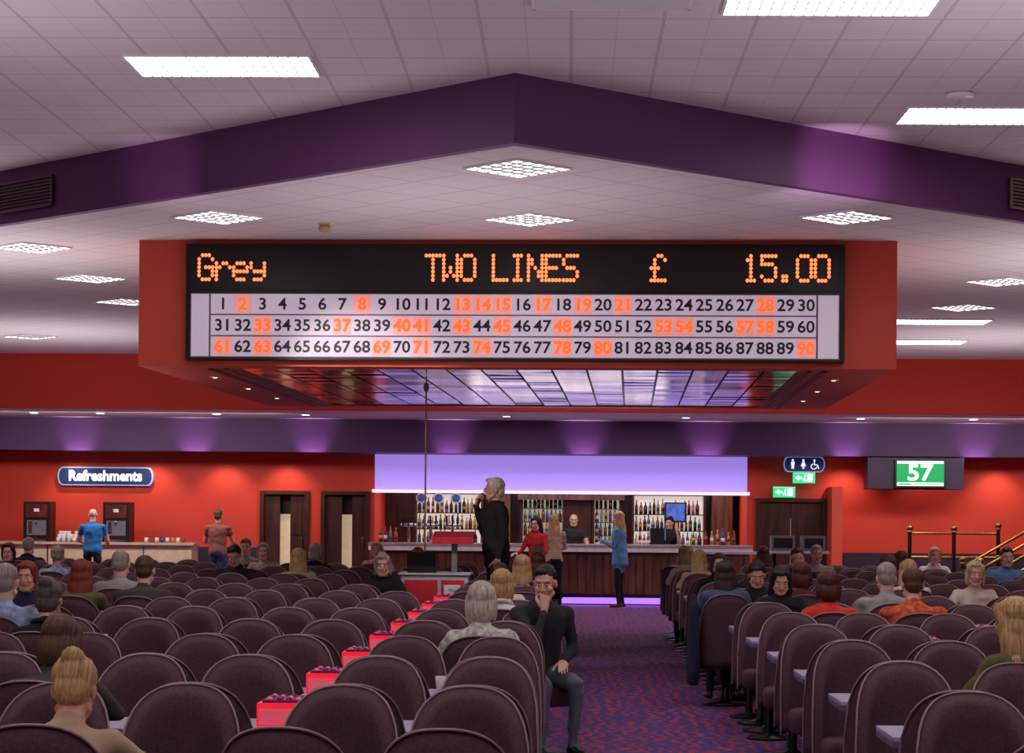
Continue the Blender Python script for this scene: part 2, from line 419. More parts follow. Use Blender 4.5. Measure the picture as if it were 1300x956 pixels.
# LED + number board
BB = empty('bingo_number_board', (-0.545, 21.06, H2), RZ)
led_bg = mat('led_panel_black', C(16, 9, 11), 0.45, var=0.5, scale=60)
frame = mat('board_frame', C(20, 20, 22), 0.4, 0.3)
m = MB()
bx0, bx1 = -3.246, 3.223
m.box(bx0-.02, bx1+.02, -0.10, -0.001, -1.205, -0.05, frame)
m.box(bx0+.03, bx1-.03, -0.105, -0.10, -0.505, -0.09, led_bg)
m.obj('cabinet', BB, bevel=0.008)
cellw = mat('number_cell', C(196, 182, 200), 0.4, em=0.30, emcol=C(220, 200, 222), var=0.03, scale=2)
cell_div = mat('cell_divider', C(110, 100, 112), 0.5)
hotcell = mat('number_cell_lit', C(225, 165, 165), 0.4, em=0.34, emcol=C(255, 165, 155), var=0.02)
called = [2, 8, 13, 14, 15, 17, 19, 21, 28, 33, 37, 40, 41, 43, 45, 48, 53, 54, 57, 58, 61, 63, 69, 71, 74, 78, 80, 90]
m = MB()
ZR = [-0.648, -0.859, -1.070]
m.box(bx0+.03, bx1-.03, -0.103, -0.10, -1.18, -0.54, cell_div)
for zr in ZR:
    m.box(-3.01, 2.965, -0.112, -0.10, zr-0.098, zr+0.098, cellw)
m.box(bx0+.04, -3.03, -0.112, -0.10, -1.168, -0.55, cellw); m.box(2.985, bx1-.04, -0.112, -0.10, -1.168, -0.55, cellw)
for n in called:
    x = -2.887+0.1984*((n-1) % 30); zr = ZR[(n-1)//30]
    m.box(x-0.092, x+0.092, -0.114, -0.112, zr-0.095, zr+0.095, hotcell)
m.obj('number_cells', BB)
num_blk = mat('number_black', C(20, 16, 22), 0.5)
num_red = mat('number_lit_red', (.6, .06, .02), 0.5, em=1.0, emcol=(1, .12, .015), var=0)
for n in range(1, 91):
    x = -2.887+0.1984*((n-1) % 30); zr = ZR[(n-1)//30]
    lit = n in called
    text('number_%d' % n, str(n), 0.162, (x, -0.116, zr-0.005), num_red if lit else num_blk, BB, extrude=0.001, offset=0.006 if lit else 0.003, sx=1.06)
F57 = {'G': "01110 10001 10000 10111 10001 10001 01110", 'r': "00000 00000 10110 11001 10000 10000 10000", 'e': "00000 00000 01110 10001 11111 10000 01110",
 'y': "00000 00000 10001 10001 01111 00001 01110", 'T': "11111 00100 00100 00100 00100 00100 00100", 'W': "10001 10001 10001 10101 10101 11011 10001",
 'O': "01110 10001 10001 10001 10001 10001 01110", 'L': "10000 10000 10000 10000 10000 10000 11111", 'I': "01110 00100 00100 00100 00100 00100 01110",
 'N': "10001 11001 11001 10101 10011 10011 10001", 'E': "11111 10000 10000 11110 10000 10000 11111", 'S': "01111 10000 10000 01110 00001 00001 11110",
 '#': "00110 01001 01000 11100 01000 01000 11111", '1': "00100 01100 00100 00100 00100 00100 01110", '5': "11111 10000 11110 00001 00001 10001 01110",
 '.': "00000 00000 00000 00000 00000 01100 01100", '0': "01110 10001 10001 10001 10001 10001 01110"}
led_on = mat('led_lit', (.5, .05, .02), 0.5, em=2.4, emcol=(1, .14, .045), var=0)
m = MB()
def ledtxt(s, px):
    x = (px-653.5)/128
    for ch in s:
        rows = F57[ch].split() if ch != ' ' else []
        for ri, rw in enumerate(rows):
            for ci, b_ in enumerate(rw):
                if b_ == '1':
                    cx = x+0.013+ci*0.0335; cz = -0.285+(3-ri)*0.040
                    m.ell((cx, -0.108, cz), (0.0178, 0.008, 0.0195), led_on, seg=8, rg=4)
        x += 0.1735
ledtxt('Grey', 251); ledtxt('TWO', 541); ledtxt('LINES', 626); ledtxt('#', 825); ledtxt('15.00', 941)
m.obj('led_message', BB)

# ------------------------------------------------------------------ chairs
def chair_mesh():
    m = MB(); n = 20
    def topz(u): return 0.55+0.38*math.sqrt(max(0, 1-abs(u)**2.4))
    def pt(u, v, off):
        w = 0.208+off; x = w*math.sin(u*1.25)/math.sin(1.25); y = -0.20-off+0.16*(abs(u)**2.2)
        zt = topz(u)+off; zb = 0.34-off; z = zb+(zt-zb)*v
        y -= 0.045*(z-0.34)/0.6
        return (x, y, z)
    nv = 8
    us = [-1+2*i/n for i in range(n+1)]
    vs = []; idx = {}
    for L, off in ((0, 0.023), (1, -0.022)):
        for i, u in enumerate(us):
            for j in range(nv+1):
                idx[(L, i, j)] = len(vs); vs.append(pt(u, j/nv, off))
    fs = []
    for L in (0, 1):
        for i in range(n):
            for j in range(nv):
                fs.append((idx[(L, i, j)], idx[(L, i+1, j)], idx[(L, i+1, j+1)], idx[(L, i, j+1)]))
    for i in range(n):
        for j in (0, nv):
            fs.append((idx[(0, i, j)], idx[(0, i+1, j)], idx[(1, i+1, j)], idx[(1, i, j)]))
    for j in range(nv):
        for i in (0, n):
            fs.append((idx[(0, i, j)], idx[(0, i, j+1)], idx[(1, i, j+1)], idx[(1, i, j)]))
    m._add(vs, fs, fabric, True)
    off = 0.025
    p = [pt(u, 1, off) for u in us]
    p = [pt(-1, 0.0, off), pt(-1, .5, off)]+p+[pt(1, .5, off), pt(1, 0.0, off)]
    m.tube(p, 0.005, piping, seg=5)
    rings = [(0.33, .9), (0.345, .98), (0.42, 1.0), (0.455, .95), (0.465, .8)]
    seg = 24; v = []; f = []
    for z, s_ in rings:
        for k in range(seg):
            a = 2*pi*k/seg; ca, sa = math.cos(a), math.sin(a)
            v.append((0.2*s_*math.copysign(abs(ca)**0.5, ca), 0.21*s_*math.copysign(abs(sa)**0.5, sa)+0.02, z))
    for i in range(len(rings)-1):
        for k in range(seg):
            k2 = (k+1) % seg; f.append((i*seg+k, i*seg+k2, (i+1)*seg+k2, (i+1)*seg+k))
    f.append(tuple(range(seg))[::-1]); f.append(tuple((len(rings)-1)*seg+k for k in range(seg)))
    m._add(v, f, fabric, True)
    m.lathe((0, 0, 0), [(0.19, 0), (0.19, 0.015), (0.05, 0.04), (0.035, 0.06), (0.035, 0.33)], blackm, seg=16)
    return m.mesh('bingo_chair')
CH = chair_mesh()
def rowY(k): return 8.32+1.65*k
colsL = []; x = -0.36
while x > -10.5:
    colsL += [x, x-0.49, x-1.07, x-1.56]; x -= 2.2
colsR = []; x = 1.52
while x < 8.6:
    colsR += [x, x+0.49, x+1.07, x+1.56]; x += 2.2

PEOPLE = []
def P(k, f, X, **kw): PEOPLE.append((k, f, X, kw))
P(9, 0, -5.6, hair='short', hc='grey', top='stripe_blue')
P(5, 0, -3.83, hair='long', hc='red', top='olive')
P(5, 0, -3.33, hair='short', hc='brown', top='darkgrey', male=1)
P(6, 0, -3.86, hair='short', hc='grey', top='lightgrey', male=1)
P(9, 1, -3.77, hair='short', hc='black', top='charcoal', male=1, lean=.38, hp=.5)
P(11, 1, -3.92, hair='bob', hc='grey', top='floral', arms='table')
P(12, 1, -4.4, hair='short', hc='brown', top='lightgrey', male=1)
P(9, 0, -2.95, hair='long', hc='blonde', top='beige')
P(11, 0, -3.15, hair='bob', hc='grey', top='black')
P(7, 1, -1.80, hair='bob', hc='grey', top='black', lean=.3)
P(10, 0, -1.75, hair='short', hc='red', top='black')
P(4, 1, -4.05, hair='bob', hc='red', top='navy')
P(3, 0, -3.55, hair='short', hc='grey', top='stripe_blue', male=1)
P(2, 0, -2.88, hair='bun', hc='dkgrey', top='black')
P(0, 0, -2.05, hair='bob', hc='brown', top='darkgrey', lean=.5, hp=.4)
P(-1, 0, -1.62, hair='bun', hc='blonde', top='beige', lean=.62, hp=.5, scale=.88)
P(2, 0, -0.47, hair='bob', hc='white', top='whitelace')
P(3, 1, -0.19, hair='short', hc='black', top='charcoal', male=1, armR='chin', armL='lap', hp=.25, turn=0.42, hy=-.6, pants='greyjean')
P(4, 0, -0.46, hair='bob', hc='blonde', top='white', lean=.3)
P(5, 1, -0.55, hair='short', hc='black', top='white', lean=.35, hp=.4)
P(7, 0, -0.42, hair='long', hc='blonde', top='black')
P(8, 0, -0.30, hair='long', hc='auburn', top='black')
P(11, 0, -0.36, hair='bob', hc='ashblonde', top='charcoal')
P(12, 0, 1.50, hair='long', hc='blonde', top='pinkish', turn=-.5)
P(11, 0, 1.50, hair='bob', hc='blonde', top='lightgrey')
P(10, 0, 1.55, hair='long', hc='blonde', top='beige')
P(12, 0, 2.6, hair='long', hc='brown', top='black')
P(6, 0, 1.36, hair='long', hc='dkbrown', top='denim', puff=.012)
P(5, 1, 1.75, hair='long', hc='black', top='black', lean=.38, hp=.45)
P(6, 1, 1.70, hair='bun', hc='black', top='black', lean=.38, hp=.45)
P(6, 0, 2.02, hair='bob', hc='auburn', top='maroon')
P(4, 0, 1.84, hair='bob', hc='auburn', top='redorange')
P(7, 0, 3.2, hair='long', hc='blonde', top='white')
P(8, 0, 3.25, hair='bob', hc='brown', top='olive')
P(4, 0, 2.44, hair='short', hc='brown', top='orangepat', male=1)
P(5, 0, 2.5, hair='short', hc='grey', top='lightgrey', male=1)
P(6, 1, 3.66, hair='bob', hc='ashblonde', top='cream')
P(1, 0, 2.14, hair='long', hc='blonde', top='olive', turn=.5)
P(9, 1, 2.6, hair='short', hc='brown', top='navy', male=1)
P(10, 0, 3.9, hair='bob', hc='brown', top='redorange')
P(11, 1, 3.2, hair='short', hc='grey', top='lightgrey', male=1)
P(8, 1, 1.6, hair='bob', hc='brown', top='black')
P(12, 1, 5.0, hair='bob', hc='blonde', top='white')
P(10, 1, 5.3, hair='short', hc='black', top='denimblue', male=1)
P(10, 1, -6.8, hair='bob', hc='dkbrown', top='maroon')
P(12, 0, -7.2, hair='short', hc='grey', top='navy', male=1)
P(12, 1, -2.6, hair='bob', hc='blonde', top='pinkish')

for k in range(-1, 13):
    for f in (0, 1):
        Y = rowY(k)+(1.06 if f else 0)
        cols = [c for c in colsL+colsR if (-(Y*0.267)-1.3 < c < Y*0.215+1.3)]
        ppl = [p[2] for p in PEOPLE if p[0] == k and p[1] == f]
        cols = [c for c in cols if all(abs(c-q) > 0.455 for q in ppl)]
        for c in cols+ppl:
            pr = c in ppl
            if -2.35 < c < -0.02 and 21.4 < Y < 24.0: continue
            if not pr and -1.75 < c < -0.9 and 18.0 < Y < 21.4: continue
            rz = (pi if f else 0)+(0 if pr else random.uniform(-.08, .08))
            if pr:
                rz += [p[3].get('turn', 0) for p in PEOPLE if p[0] == k and p[1] == f and p[2] == c][0]
            inst('bingo_chair', CH, (c, Y, 0), rz)
for k in range(-1, 13):
    Y = rowY(k)+0.53
    for cols, sgn in ((colsL, -1), (colsR, 1)):
        for g in range(0, len(cols), 4):
            a, c = sorted((cols[g], cols[g+3])); a -= 0.2; c += 0.2
            if a > Y*0.215+1.3 or c < -(Y*0.267)-1.3: continue
            if g == 0 and sgn < 0 and 21.2 < Y < 24.1: continue
            m = MB()
            m.box(a, c, Y-0.24, Y+0.24, 0.70, 0.722, lilac_top)
            m.box(a, c, Y-0.235, Y+0.235, 0.675, 0.70, table_edge)
            for xx in (a+0.15, c-0.15):
                m.lathe((xx, Y, 0), [(0.16, 0), (0.16, 0.015), (0.03, 0.04), (0.03, 0.675)], blackm, seg=12)
            m.box(a+0.1, c-0.1, Y-0.012, Y+0.012, 0.45, 0.675, table_edge)
            m.obj('bingo_table', bevel=0.004)
pink = mat('terminal_pink', C(225, 40, 60), 0.35, em=0.5, emcol=C(255, 40, 60)); pinkl = mat('terminal_face', C(235, 120, 135), 0.3, em=0.3, emcol=C(255, 90, 110)); purp = mat('terminal_purple', C(120, 40, 120), 0.3, var=0.5, scale=60)
m = MB(); m.prism([(-.17, 0), (.17, 0), (.17, .075), (.10, .10), (-.17, .10)], -0.105, 0.105, pink, plane='YZ')
m.box(-0.095, 0.095, -0.176, -0.17, 0.015, 0.078, pinkl); m.box(-0.088, 0.088, -0.14, 0.09, 0.10, 0.112, purp)
for i in range(4):
    for j in range(4): m.ell((-0.06+i*0.04, -0.10+j*0.05, 0.114), (0.014, 0.014, 0.009), pinkl if (i+j) % 3 == 0 else purp, seg=8, rg=4)
TM = m.mesh('bingo_terminal')
for k in range(0, 8):
    inst('bingo_terminal', TM, (-1.16, rowY(k)+0.53, 0.723))
for k, X in [(1, -3.33), (3, -3.33), (5, -5.5), (7, -4.4), (9, -4.4), (3, 2.30), (4, 3.0), (1, 2.5), (2, 3.0), (6, 4.5), (8, 4.0), (3, -5.2), (2, -4.3), (5, 3.1), (11, -6.6)]:
    inst('bingo_terminal', TM, (X, rowY(k)+0.53, 0.723))
m = MB(); m.lathe((0, 0, 0), [(0.028, 0), (0.038, 0.09), (0.035, 0.09), (0.026, 0.008)], mat('cup_white', C(230, 228, 225)), seg=14)
CUP = m.mesh('paper_cup')
for k, X in [(2, -1.7), (3, -3.0), (4, 1.62), (3, 2.9), (6, -4.7), (5, -2.9), (7, 2.4), (1, -0.6), (8, 4.4), (4, -1.6)]:
    inst('paper_cup', CUP, (X, rowY(k)+0.40, 0.723))
m = MB(); m.box(-.105, .105, -.148, .148, 0, 0.004, mat('bingo_paper', C(225, 225, 235))); m.box(-.09, .09, -.13, -.01, 0.004, 0.005, mat('bingo_grid', C(150, 160, 210), var=0.5, scale=120))
BK = m.mesh('bingo_book')
for k, X in [(2, -0.5), (1, -1.7), (3, -0.4), (4, 1.8), (5, 1.8), (4, 2.45), (1, 2.1), (3, 1.6), (2, 1.7), (2, -2.9), (5, -3.8)]:
    inst('bingo_book', BK, (X, rowY(k)+0.62, 0.723), random.uniform(-.3, .3))

# ------------------------------------------------------------------ people
SK = {'fair': mat('skin_fair', C(220, 164, 140), 0.5, var=0.05), 'pale': mat('skin_pale', C(228, 182, 160), 0.5, var=0.05)}
HC = {'white': C(214, 204, 186), 'grey': C(168, 158, 150), 'dkgrey': C(95, 88, 84), 'red': C(140, 52, 30), 'brown': C(92, 58, 38), 'dkbrown': C(58, 36, 28), 'black': C(26, 20, 20), 'blonde': C(205, 165, 110), 'ashblonde': C(205, 186, 152), 'auburn': C(88, 36, 26)}
TOPC = {'stripe_blue': C(150, 170, 200), 'olive': C(100, 96, 52), 'darkgrey': C(70, 68, 66), 'lightgrey': C(165, 162, 160), 'charcoal': C(44, 42, 46), 'floral': C(190, 170, 160), 'beige': C(190, 165, 135), 'black': C(28, 26, 30), 'navy': C(34, 38, 66), 'whitelace': C(205, 210, 200), 'white': C(225, 222, 222), 'pinkish': C(205, 165, 165), 'denim': C(75, 95, 130), 'maroon': C(96, 26, 34), 'redorange': C(225, 60, 40), 'orangepat': C(215, 96, 60), 'cream': C(215, 200, 180), 'blue': C(40, 120, 190), 'brownred': C(140, 84, 74), 'denimblue': C(95, 145, 190), 'red': C(200, 40, 45)}
PANTC = {'dark': C(26, 26, 34), 'jean': C(48, 62, 96), 'greyjean': C(105, 112, 128), 'black': C(16, 16, 18)}
shoe = mat('shoe_black', C(22, 20, 20), 0.4); shoe_br = mat('boot_brown', C(90, 50, 30), 0.5)
lip = mat('lips', C(170, 80, 80), 0.5); eyew = mat('eye_white', C(235, 232, 228), 0.3); iris = mat('eye_iris', C(40, 30, 25), 0.2)
def topmat(n):
    if n in ('floral', 'whitelace', 'orangepat'):
        return mat('cloth_'+n, TOPC[n], 0.9, var=0.45, scale=28, bump=0.3)
    if n == 'stripe_blue': return mat('cloth_'+n, TOPC[n], 0.9, var=0.5, scale=20, bump=0.3)
    return mat('cloth_'+n, TOPC[n], 0.9, var=0.15, scale=10, bump=0.35, bscale=25)
HAIRM = {}
for n_, c_ in HC.items():
    hm = bpy.data.materials.new('hair_'+n_); hm.use_nodes = True
    nt = hm.node_tree; bs = nt.nodes['Principled BSDF']
    tc = nt.nodes.new('ShaderNodeTexCoord'); mp = nt.nodes.new('ShaderNodeMapping'); mp.inputs['Scale'].default_value = (90, 90, 6)
    nz = nt.nodes.new('ShaderNodeTexNoise'); nz.inputs['Scale'].default_value = 1.0; nz.inputs['Detail'].default_value = 3
    nt.links.new(tc.outputs['Object'], mp.inputs['Vector']); nt.links.new(mp.outputs['Vector'], nz.inputs['Vector'])
    rp = nt.nodes.new('ShaderNodeValToRGB'); rp.color_ramp.elements[0].position = .35; rp.color_ramp.elements[1].position = .65
    rp.color_ramp.elements[0].color = tuple(c*.6 for c in c_)+(1,); rp.color_ramp.elements[1].color = tuple(min(1, c*1.2) for c in c_)+(1,)
    nt.links.new(nz.outputs['Fac'], rp.inputs['Fac']); nt.links.new(rp.outputs['Color'], bs.inputs['Base Color'])
    bp = nt.nodes.new('ShaderNodeBump'); bp.inputs['Strength'].default_value = .5; bp.inputs['Distance'].default_value = .01
    nt.links.new(nz.outputs['Fac'], bp.inputs['Height']); nt.links.new(bp.outputs['Normal'], bs.inputs['Normal'])
    bs.inputs['Roughness'].default_value = .55
    HAIRM[n_] = hm
HEADS = {}
def head_mesh(tone, brow):
    key = (tone, brow)
    if key in HEADS: return HEADS[key]
    d = SK[tone]; m = MB()
    m.ell((0, -.012, .03), (.075, .095, .086), d); m.ell((0, .022, -.03), (.060, .068, .082), d); m.ell((0, .062, -.088), (.028, .026, .024), d)
    m.ell((0, .078, -.052), (.026, .016, .020), d)
    m.rcone((0, .086, .018), (0, .106, -.018), .008, .013, d); m.ell((-.011, .094, -.022), (.008, .012, .008), d); m.ell((.011, .094, -.022), (.008, .012, .008), d)
    m.ell((0, .068, .040), (.05, .02, .012), d)
    for s in (-1, 1):
        m.ell((s*.076, -.008, -.004), (.010, .019, .031), d); m.ell((s*.038, .055, -.022), (.024, .028, .022), d)
        m.rcone((s*.05, .02, -.06), (s*.02, .06, -.09), .022, .02, d)
    me = vox(m, 0.0055, 2, 'head'); me.materials.append(d)
    bm = bmesh.new(); bm.from_mesh(me)
    m2 = MB(); m2.bm = bm; m2.mats = [d]; m2.mi = {d.name: 0}
    for s in (-1, 1):
        m2.ell((s*.030, .0765, .012), (.0125, .009, .0065), eyew, seg=10, rg=6); m2.ell((s*.030, .0845, .012), (.0055, .0025, .0055), iris, seg=8, rg=5)
        m2.rcone((s*.018, .0885, .030), (s*.043, .078, .032), .0025, .002, HAIRM[brow], seg=6)
    m2.rcone((-.020, .0885, -.052), (0, .0945, -.051), .0025, .0045, lip, seg=8); m2.rcone((0, .0945, -.051), (.020, .0885, -.052), .0045, .0025, lip, seg=8)
    out = m2.mesh('head', recalc=False)
    HEADS[key] = out
    return out
HAIRS = {}
def hair_mesh(style, col):
    key = (style, col)
    if key in HAIRS: return HAIRS[key]
    d = HAIRM[col]; m = MB()
    if style == 'short':
        m.ell((0, -.025, .050), (.081, .093, .084), d); m.ell((0, -.055, -.005), (.068, .058, .065), d)
        m.ell((.015, .040, .100), (.045, .035, .020), d)
    elif style == 'swept':
        m.ell((0, -.028, .054), (.086, .098, .090), d); m.ell((0, -.062, -.012), (.072, .060, .075), d)
        m.ell((.015, .046, .106), (.052, .040, .026), d)
    else:
        m.ell((0, -.028, .050), (.086, .096, .088), d); m.ell((0.012, .036, .100), (.056, .042, .024), d)
        if style == 'bun':
            m.ell((0, -.05, -.01), (.075, .062, .075), d); m.ell((0, -.09, .10), (.045, .045, .042), d)
        if style in ('bob', 'long'):
            m.ell((0, -.050, -.035), (.088, .066, .10), d)
            for s in (-1, 1): m.ell((s*.078, -.015, -.025), (.020, .045, .085), d); m.ell((s*.064, .028, .060), (.022, .032, .048), d)
        if style == 'long':
            m.ell((0, -.075, -.15), (.09, .042, .14), d)
            for s in (-1, 1): m.ell((s*.078, -.035, -.12), (.030, .040, .12), d)
            for i in range(5): m.rcone((-.07+.035*i, -.085, -.2), (-.08+.04*i, -.08, -.29-.015*(i % 2)), .026, .008, d)
    me = vox(m, 0.007, 2, 'hair')
    for v in me.vertices:
        a = math.atan2(v.co.x, -v.co.y); k = math.sin(a*34+v.co.z*6)*.0022+math.sin(a*13+2)*.002
        v.co.x += math.sin(a)*k; v.co.y -= math.cos(a)*k
    me.materials.append(d); HAIRS[key] = me
    return me
HANDS = {}
def hand_mesh(side, tone, grip):
    key = (side, tone, grip)
    if key in HANDS: return HANDS[key]
    d = SK[tone]; m = MB(); s = side
    m.rcone((0, -.02, 0), (0, .02, 0), .026, .028, d, flat=.65, side=(1, 0, 0))
    L = [(.027, .088, .040, .024, .020), (.009, .092, .044, .028, .022), (-.010, .088, .040, .026, .020), (-.028, .080, .031, .019, .017)]
    for i, (fx, ky, a, b_, c_) in enumerate(L):
        fx *= s; k0 = Vector((fx, ky, 0)); m.rcone((fx*.6, .01, 0), k0, .015, .0125, d)
        cu_ = 1.15 if grip else .28+.05*i; ang = cu_*.7; p = k0; r_ = .0095 if i < 3 else .0082
        for seg_ in (a, b_, c_):
            q = p+Vector((fx*.06, math.cos(ang), -math.sin(ang)))*seg_; m.rcone(p, q, r_, r_*.9, d, seg=8); p = q; r_ *= .9; ang += cu_
    t0 = Vector((s*.022, .018, -.006)); t1 = Vector((s*.048, .052, -.014)); t2 = t1+Vector((s*(.004 if grip else .016), .026, -.016)); t3 = t2+Vector((s*(-.012 if grip else .004), .020, -.008))
    m.rcone(t0, t1, .016, .012, d, seg=8); m.rcone(t1, t2, .0115, .010, d, seg=8); m.rcone(t2, t3, .010, .008, d, seg=8)
    me = vox(m, .0036, 1, 'hand'); me.materials.append(d); HANDS[key] = me
    return me
def segd(p, a, b):
    ab = b-a; t = max(0, min(1, (p-a).dot(ab)/max(1e-9, ab.length_squared))); return (p-(a+ab*t)).length, t
def person(name, loc, rz, sit=True, hair='short', hc='brown', top='black', pants='dark', male=0, lean=None, hp=0.12, hy=0.0, armL=None, armR=None, arms=None,
           scale=None, tone=None, sleeve='long', puff=0.0, turn=0, shoes=None, coat=False, bald=False, glasses=False, hold=None):
    tone = tone or random.choice(['fair', 'pale'])
    e = empty(name, loc, rz+turn)
    sc = scale or ((.96 if male else .91) if sit else .97); e.scale = (sc,)*3
    wd = 1.08 if male else .95
    armL = armL or arms or ('table' if sit else 'down'); armR = armR or arms or ('table' if sit else 'down')
    if lean is None: lean = random.uniform(.18, .30) if sit else .03
    zp = (.54/sc if sit else .93)
    pel = Vector((0, -.03 if sit else 0, zp)); u = Vector((0, math.sin(lean), math.cos(lean))); fw = Vector((0, math.cos(lean), -math.sin(lean))); X = Vector((1, 0, 0))
    def T(h, f=0): return pel+u*h+fw*f
    m = MB(); dm = shoe
    pf = puff
    rings = [(-.09, .12, .10), (-.04, .158, .118), (.03, .165, .122), (.13, .142, .108), (.24, .150, .112), (.36, .172, .122), (.44, .172, .105), (.485, .12, .08), (.51, .07, .062)]
    m.loft([(T(h, 0.01), X*(rx*wd+pf), fw*(ry*(1.08 if male else 1)+pf)) for h, rx, ry in rings], dm)
    if not male:
        for s in (-1, 1): m.ell(tuple(T(.32, .085)+X*s*.07), (.062, .055, .06), dm)
    bones = []
    def bone(a, b_, r0, r1, lab, flat=None, side=None):
        a = Vector(a); b_ = Vector(b_); m.rcone(a, b_, r0, r1, dm, flat=flat, side=side); bones.append((a, b_, r0, r1, lab))
    bones.append((T(.0), T(.42), .13, .13, 'top')); bones.append((T(-.08), T(-.04), .13, .13, 'pants'))
    hd = T(.50)+Vector((0, math.sin(lean*.7+.15), math.cos(lean*.7+.15)))*.15
    bone(T(.48), hd+Vector((0, -.02, -.03)), .060, .052, 'skin')
    tz = .723/sc
    res = {}
    for s, ar in ((-1, armL), (1, armR)):
        sh = T(.435)+X*s*.18*wd
        if ar == 'table':
            el = Vector((s*.26, sh.y+.08, tz+.07)); wr = Vector((s*.13, .335, tz+.045)); hdir = Vector((-s*.25, 1, -.10)); up = Vector((0, 0, 1)); grip = 0
        elif ar == 'lap':
            el = sh+Vector((s*.06, -.02, -.26)); wr = Vector((s*.09, .22, .63/sc)); hdir = Vector((-s*.4, 1, -.15)); up = Vector((0, 0, 1)); grip = 0
        elif ar == 'down':
            el = sh+Vector((s*.055, -.03, -.27)); wr = el+Vector((0, .07, -.245)); hdir = Vector((0, .2, -1)); up = Vector((s, 0, 0)); grip = 0
        elif ar == 'chin':
            el = Vector((s*.16, .33, tz+.05)); wr = hd+Vector((s*.05, .10, -.185)); hdir = (hd+Vector((s*.03, .07, -.06)))-wr; up = Vector((0, 1, .2)); grip = 1
        elif ar == 'mic':
            el = sh+Vector((s*.07, .06, -.26)); wr = hd+Vector((s*.045, .185, -.17)); hdir = Vector((-s*.35, -.15, .9)); up = Vector((s*.4, .9, 0)); grip = 1
        elif ar == 'phone':
            el = sh+Vector((s*.05, .05, -.27)); wr = el+Vector((-s*.08, .22, .09)); hdir = Vector((-s*.3, 1, .3)); up = Vector((0, 0, -1)); grip = 1
        elif ar == 'fwd':
            el = sh+Vector((s*.07, .10, -.25)); wr = el+Vector((-s*.04, .24, -.03)); hdir = Vector((0, 1, -.1)); up = Vector((0, 0, 1)); grip = 0
        elif ar == 'up':
            el = sh+Vector((s*.10, .17, -.18)); wr = el+Vector((-s*.02, .10, .22)); hdir = Vector((-s*.1, .2, 1)); up = Vector((0, 1, 0)); grip = 0
        m_ = pf*.6
        bone(T(.435)+X*s*.06, sh, .055+m_, .055+m_, 'top')
        bone(sh, el, .053+m_, .041+m_, 'armu'); bone(el, wr, .040+m_, .027+m_*.7, 'arml')
        res[s] = (wr, hdir, up, grip)
        hip = pel+X*s*.085+Vector((0, 0, -.02))
        if sit:
            kn = Vector((s*.12, .40, .50/sc)); an = Vector((s*.12, .34, .085/sc))
        else:
            kn = Vector((s*.10, .025, .49)); an = Vector((s*.105, -.02, .085))
        bone(hip, kn, .085, .058, 'pants'); bone(kn, an, .056, .037, 'leg')
        z0 = an.z-.035; bone((an.x, an.y-.03, z0+.0), (an.x+s*.02, an.y+.15, z0-.012), .038, .032, 'shoe', flat=.9)
    if coat:
        m.loft([(pel+Vector((0, 0, .20)), X*.145, Vector((0, .115, 0))), (pel+Vector((0, 0, .05)), X*.172, Vector((0, .130, 0))), (pel+Vector((0, 0, -.15)), X*.188, Vector((0, .142, 0))), (pel+Vector((0, 0, -.19)), X*.165, Vector((0, .12, 0)))], dm)
        bones.append((pel, pel+Vector((0, 0, -.14)), .18, .18, 'top'))
    me = vox(m, .016, 4, 'body')
    mats = [topmat(top), mat('trousers_'+pants, PANTC[pants], .85, var=.12, scale=12), SK[tone], shoes or shoe]
    for mt in mats: me.materials.append(mt)
    for p in me.polygons:
        c = p.center; best = 1e9; lab = 'top'; bt = 0
        for a, b_, r0, r1, lb in bones:
            d_, t = segd(c, a, b_); d_ -= r0+(r1-r0)*t
            if d_ < best: best = d_; lab = lb; bt = t
        if lab in ('top',): i = 0
        elif lab == 'armu': i = 0 if (sleeve == 'long' or bt < .55) else 2
        elif lab == 'arml': i = 0 if sleeve == 'long' else 2
        elif lab == 'skin': i = 2 if bt > .12 else 0
        elif lab in ('pants', 'leg'): i = 1
        else: i = 3
        if lab == 'pants' and bt < .15 and not sit: i = 0 if c.z > zp-.05 else 1
        p.material_index = i
    seed = Vector((random.random()*50, 0, 0))
    cl_v = set()
    for p in me.polygons:
        if p.material_index in (0, 1): cl_v.update(p.vertices)
    nrm = [v.normal.copy() for v in me.vertices]
    for i in cl_v:
        v = me.vertices[i]; q = Vector((v.co.x*9, v.co.y*9, v.co.z*16))+seed
        v.co += nrm[i]*(noise.noise(q)*.011)
    o = bpy.data.objects.new('body', me); COL.objects.link(o); o.parent = e
    Mh = Matrix.Translation(hd) @ Matrix.Rotation(hy, 4, 'Z') @ Matrix.Rotation(-hp, 4, 'X')
    h = bpy.data.objects.new('head', head_mesh(tone, hc)); COL.objects.link(h); h.parent = e; h.matrix_local = Mh
    if not bald:
        h = bpy.data.objects.new('hair', hair_mesh(hair, hc)); COL.objects.link(h); h.parent = e; h.matrix_local = Mh
    if glasses:
        g = MB()
        for s in (-1, 1):
            pts = [(s*.031+.019*math.cos(a), .100, .011+.014*math.sin(a)) for a in [2*pi*i/10 for i in range(11)]]
            g.tube(pts, .0014, black, 5); g.tube([(s*.050, .098, .014), (s*.080, 0, .014)], .0014, black, 5)
        g.tube([(-.012, .102, .012), (.012, .102, .012)], .0014, black, 5)
        o = g.obj('glasses', e); o.matrix_local = Mh
    if top in ('black', 'charcoal', 'denim', 'navy', 'white') and hair != 'long':
        g = MB(); n0 = T(.497, -.005)
        pts = [n0+X*.082*math.cos(a)+fw*.075*math.sin(a)+u*(-.012*math.sin(a)) for a in [pi*.62+2*pi*.88*i/14 for i in range(15)]]
        g.tube(pts, .017, topmat(top), 8); g.obj('collar', e)
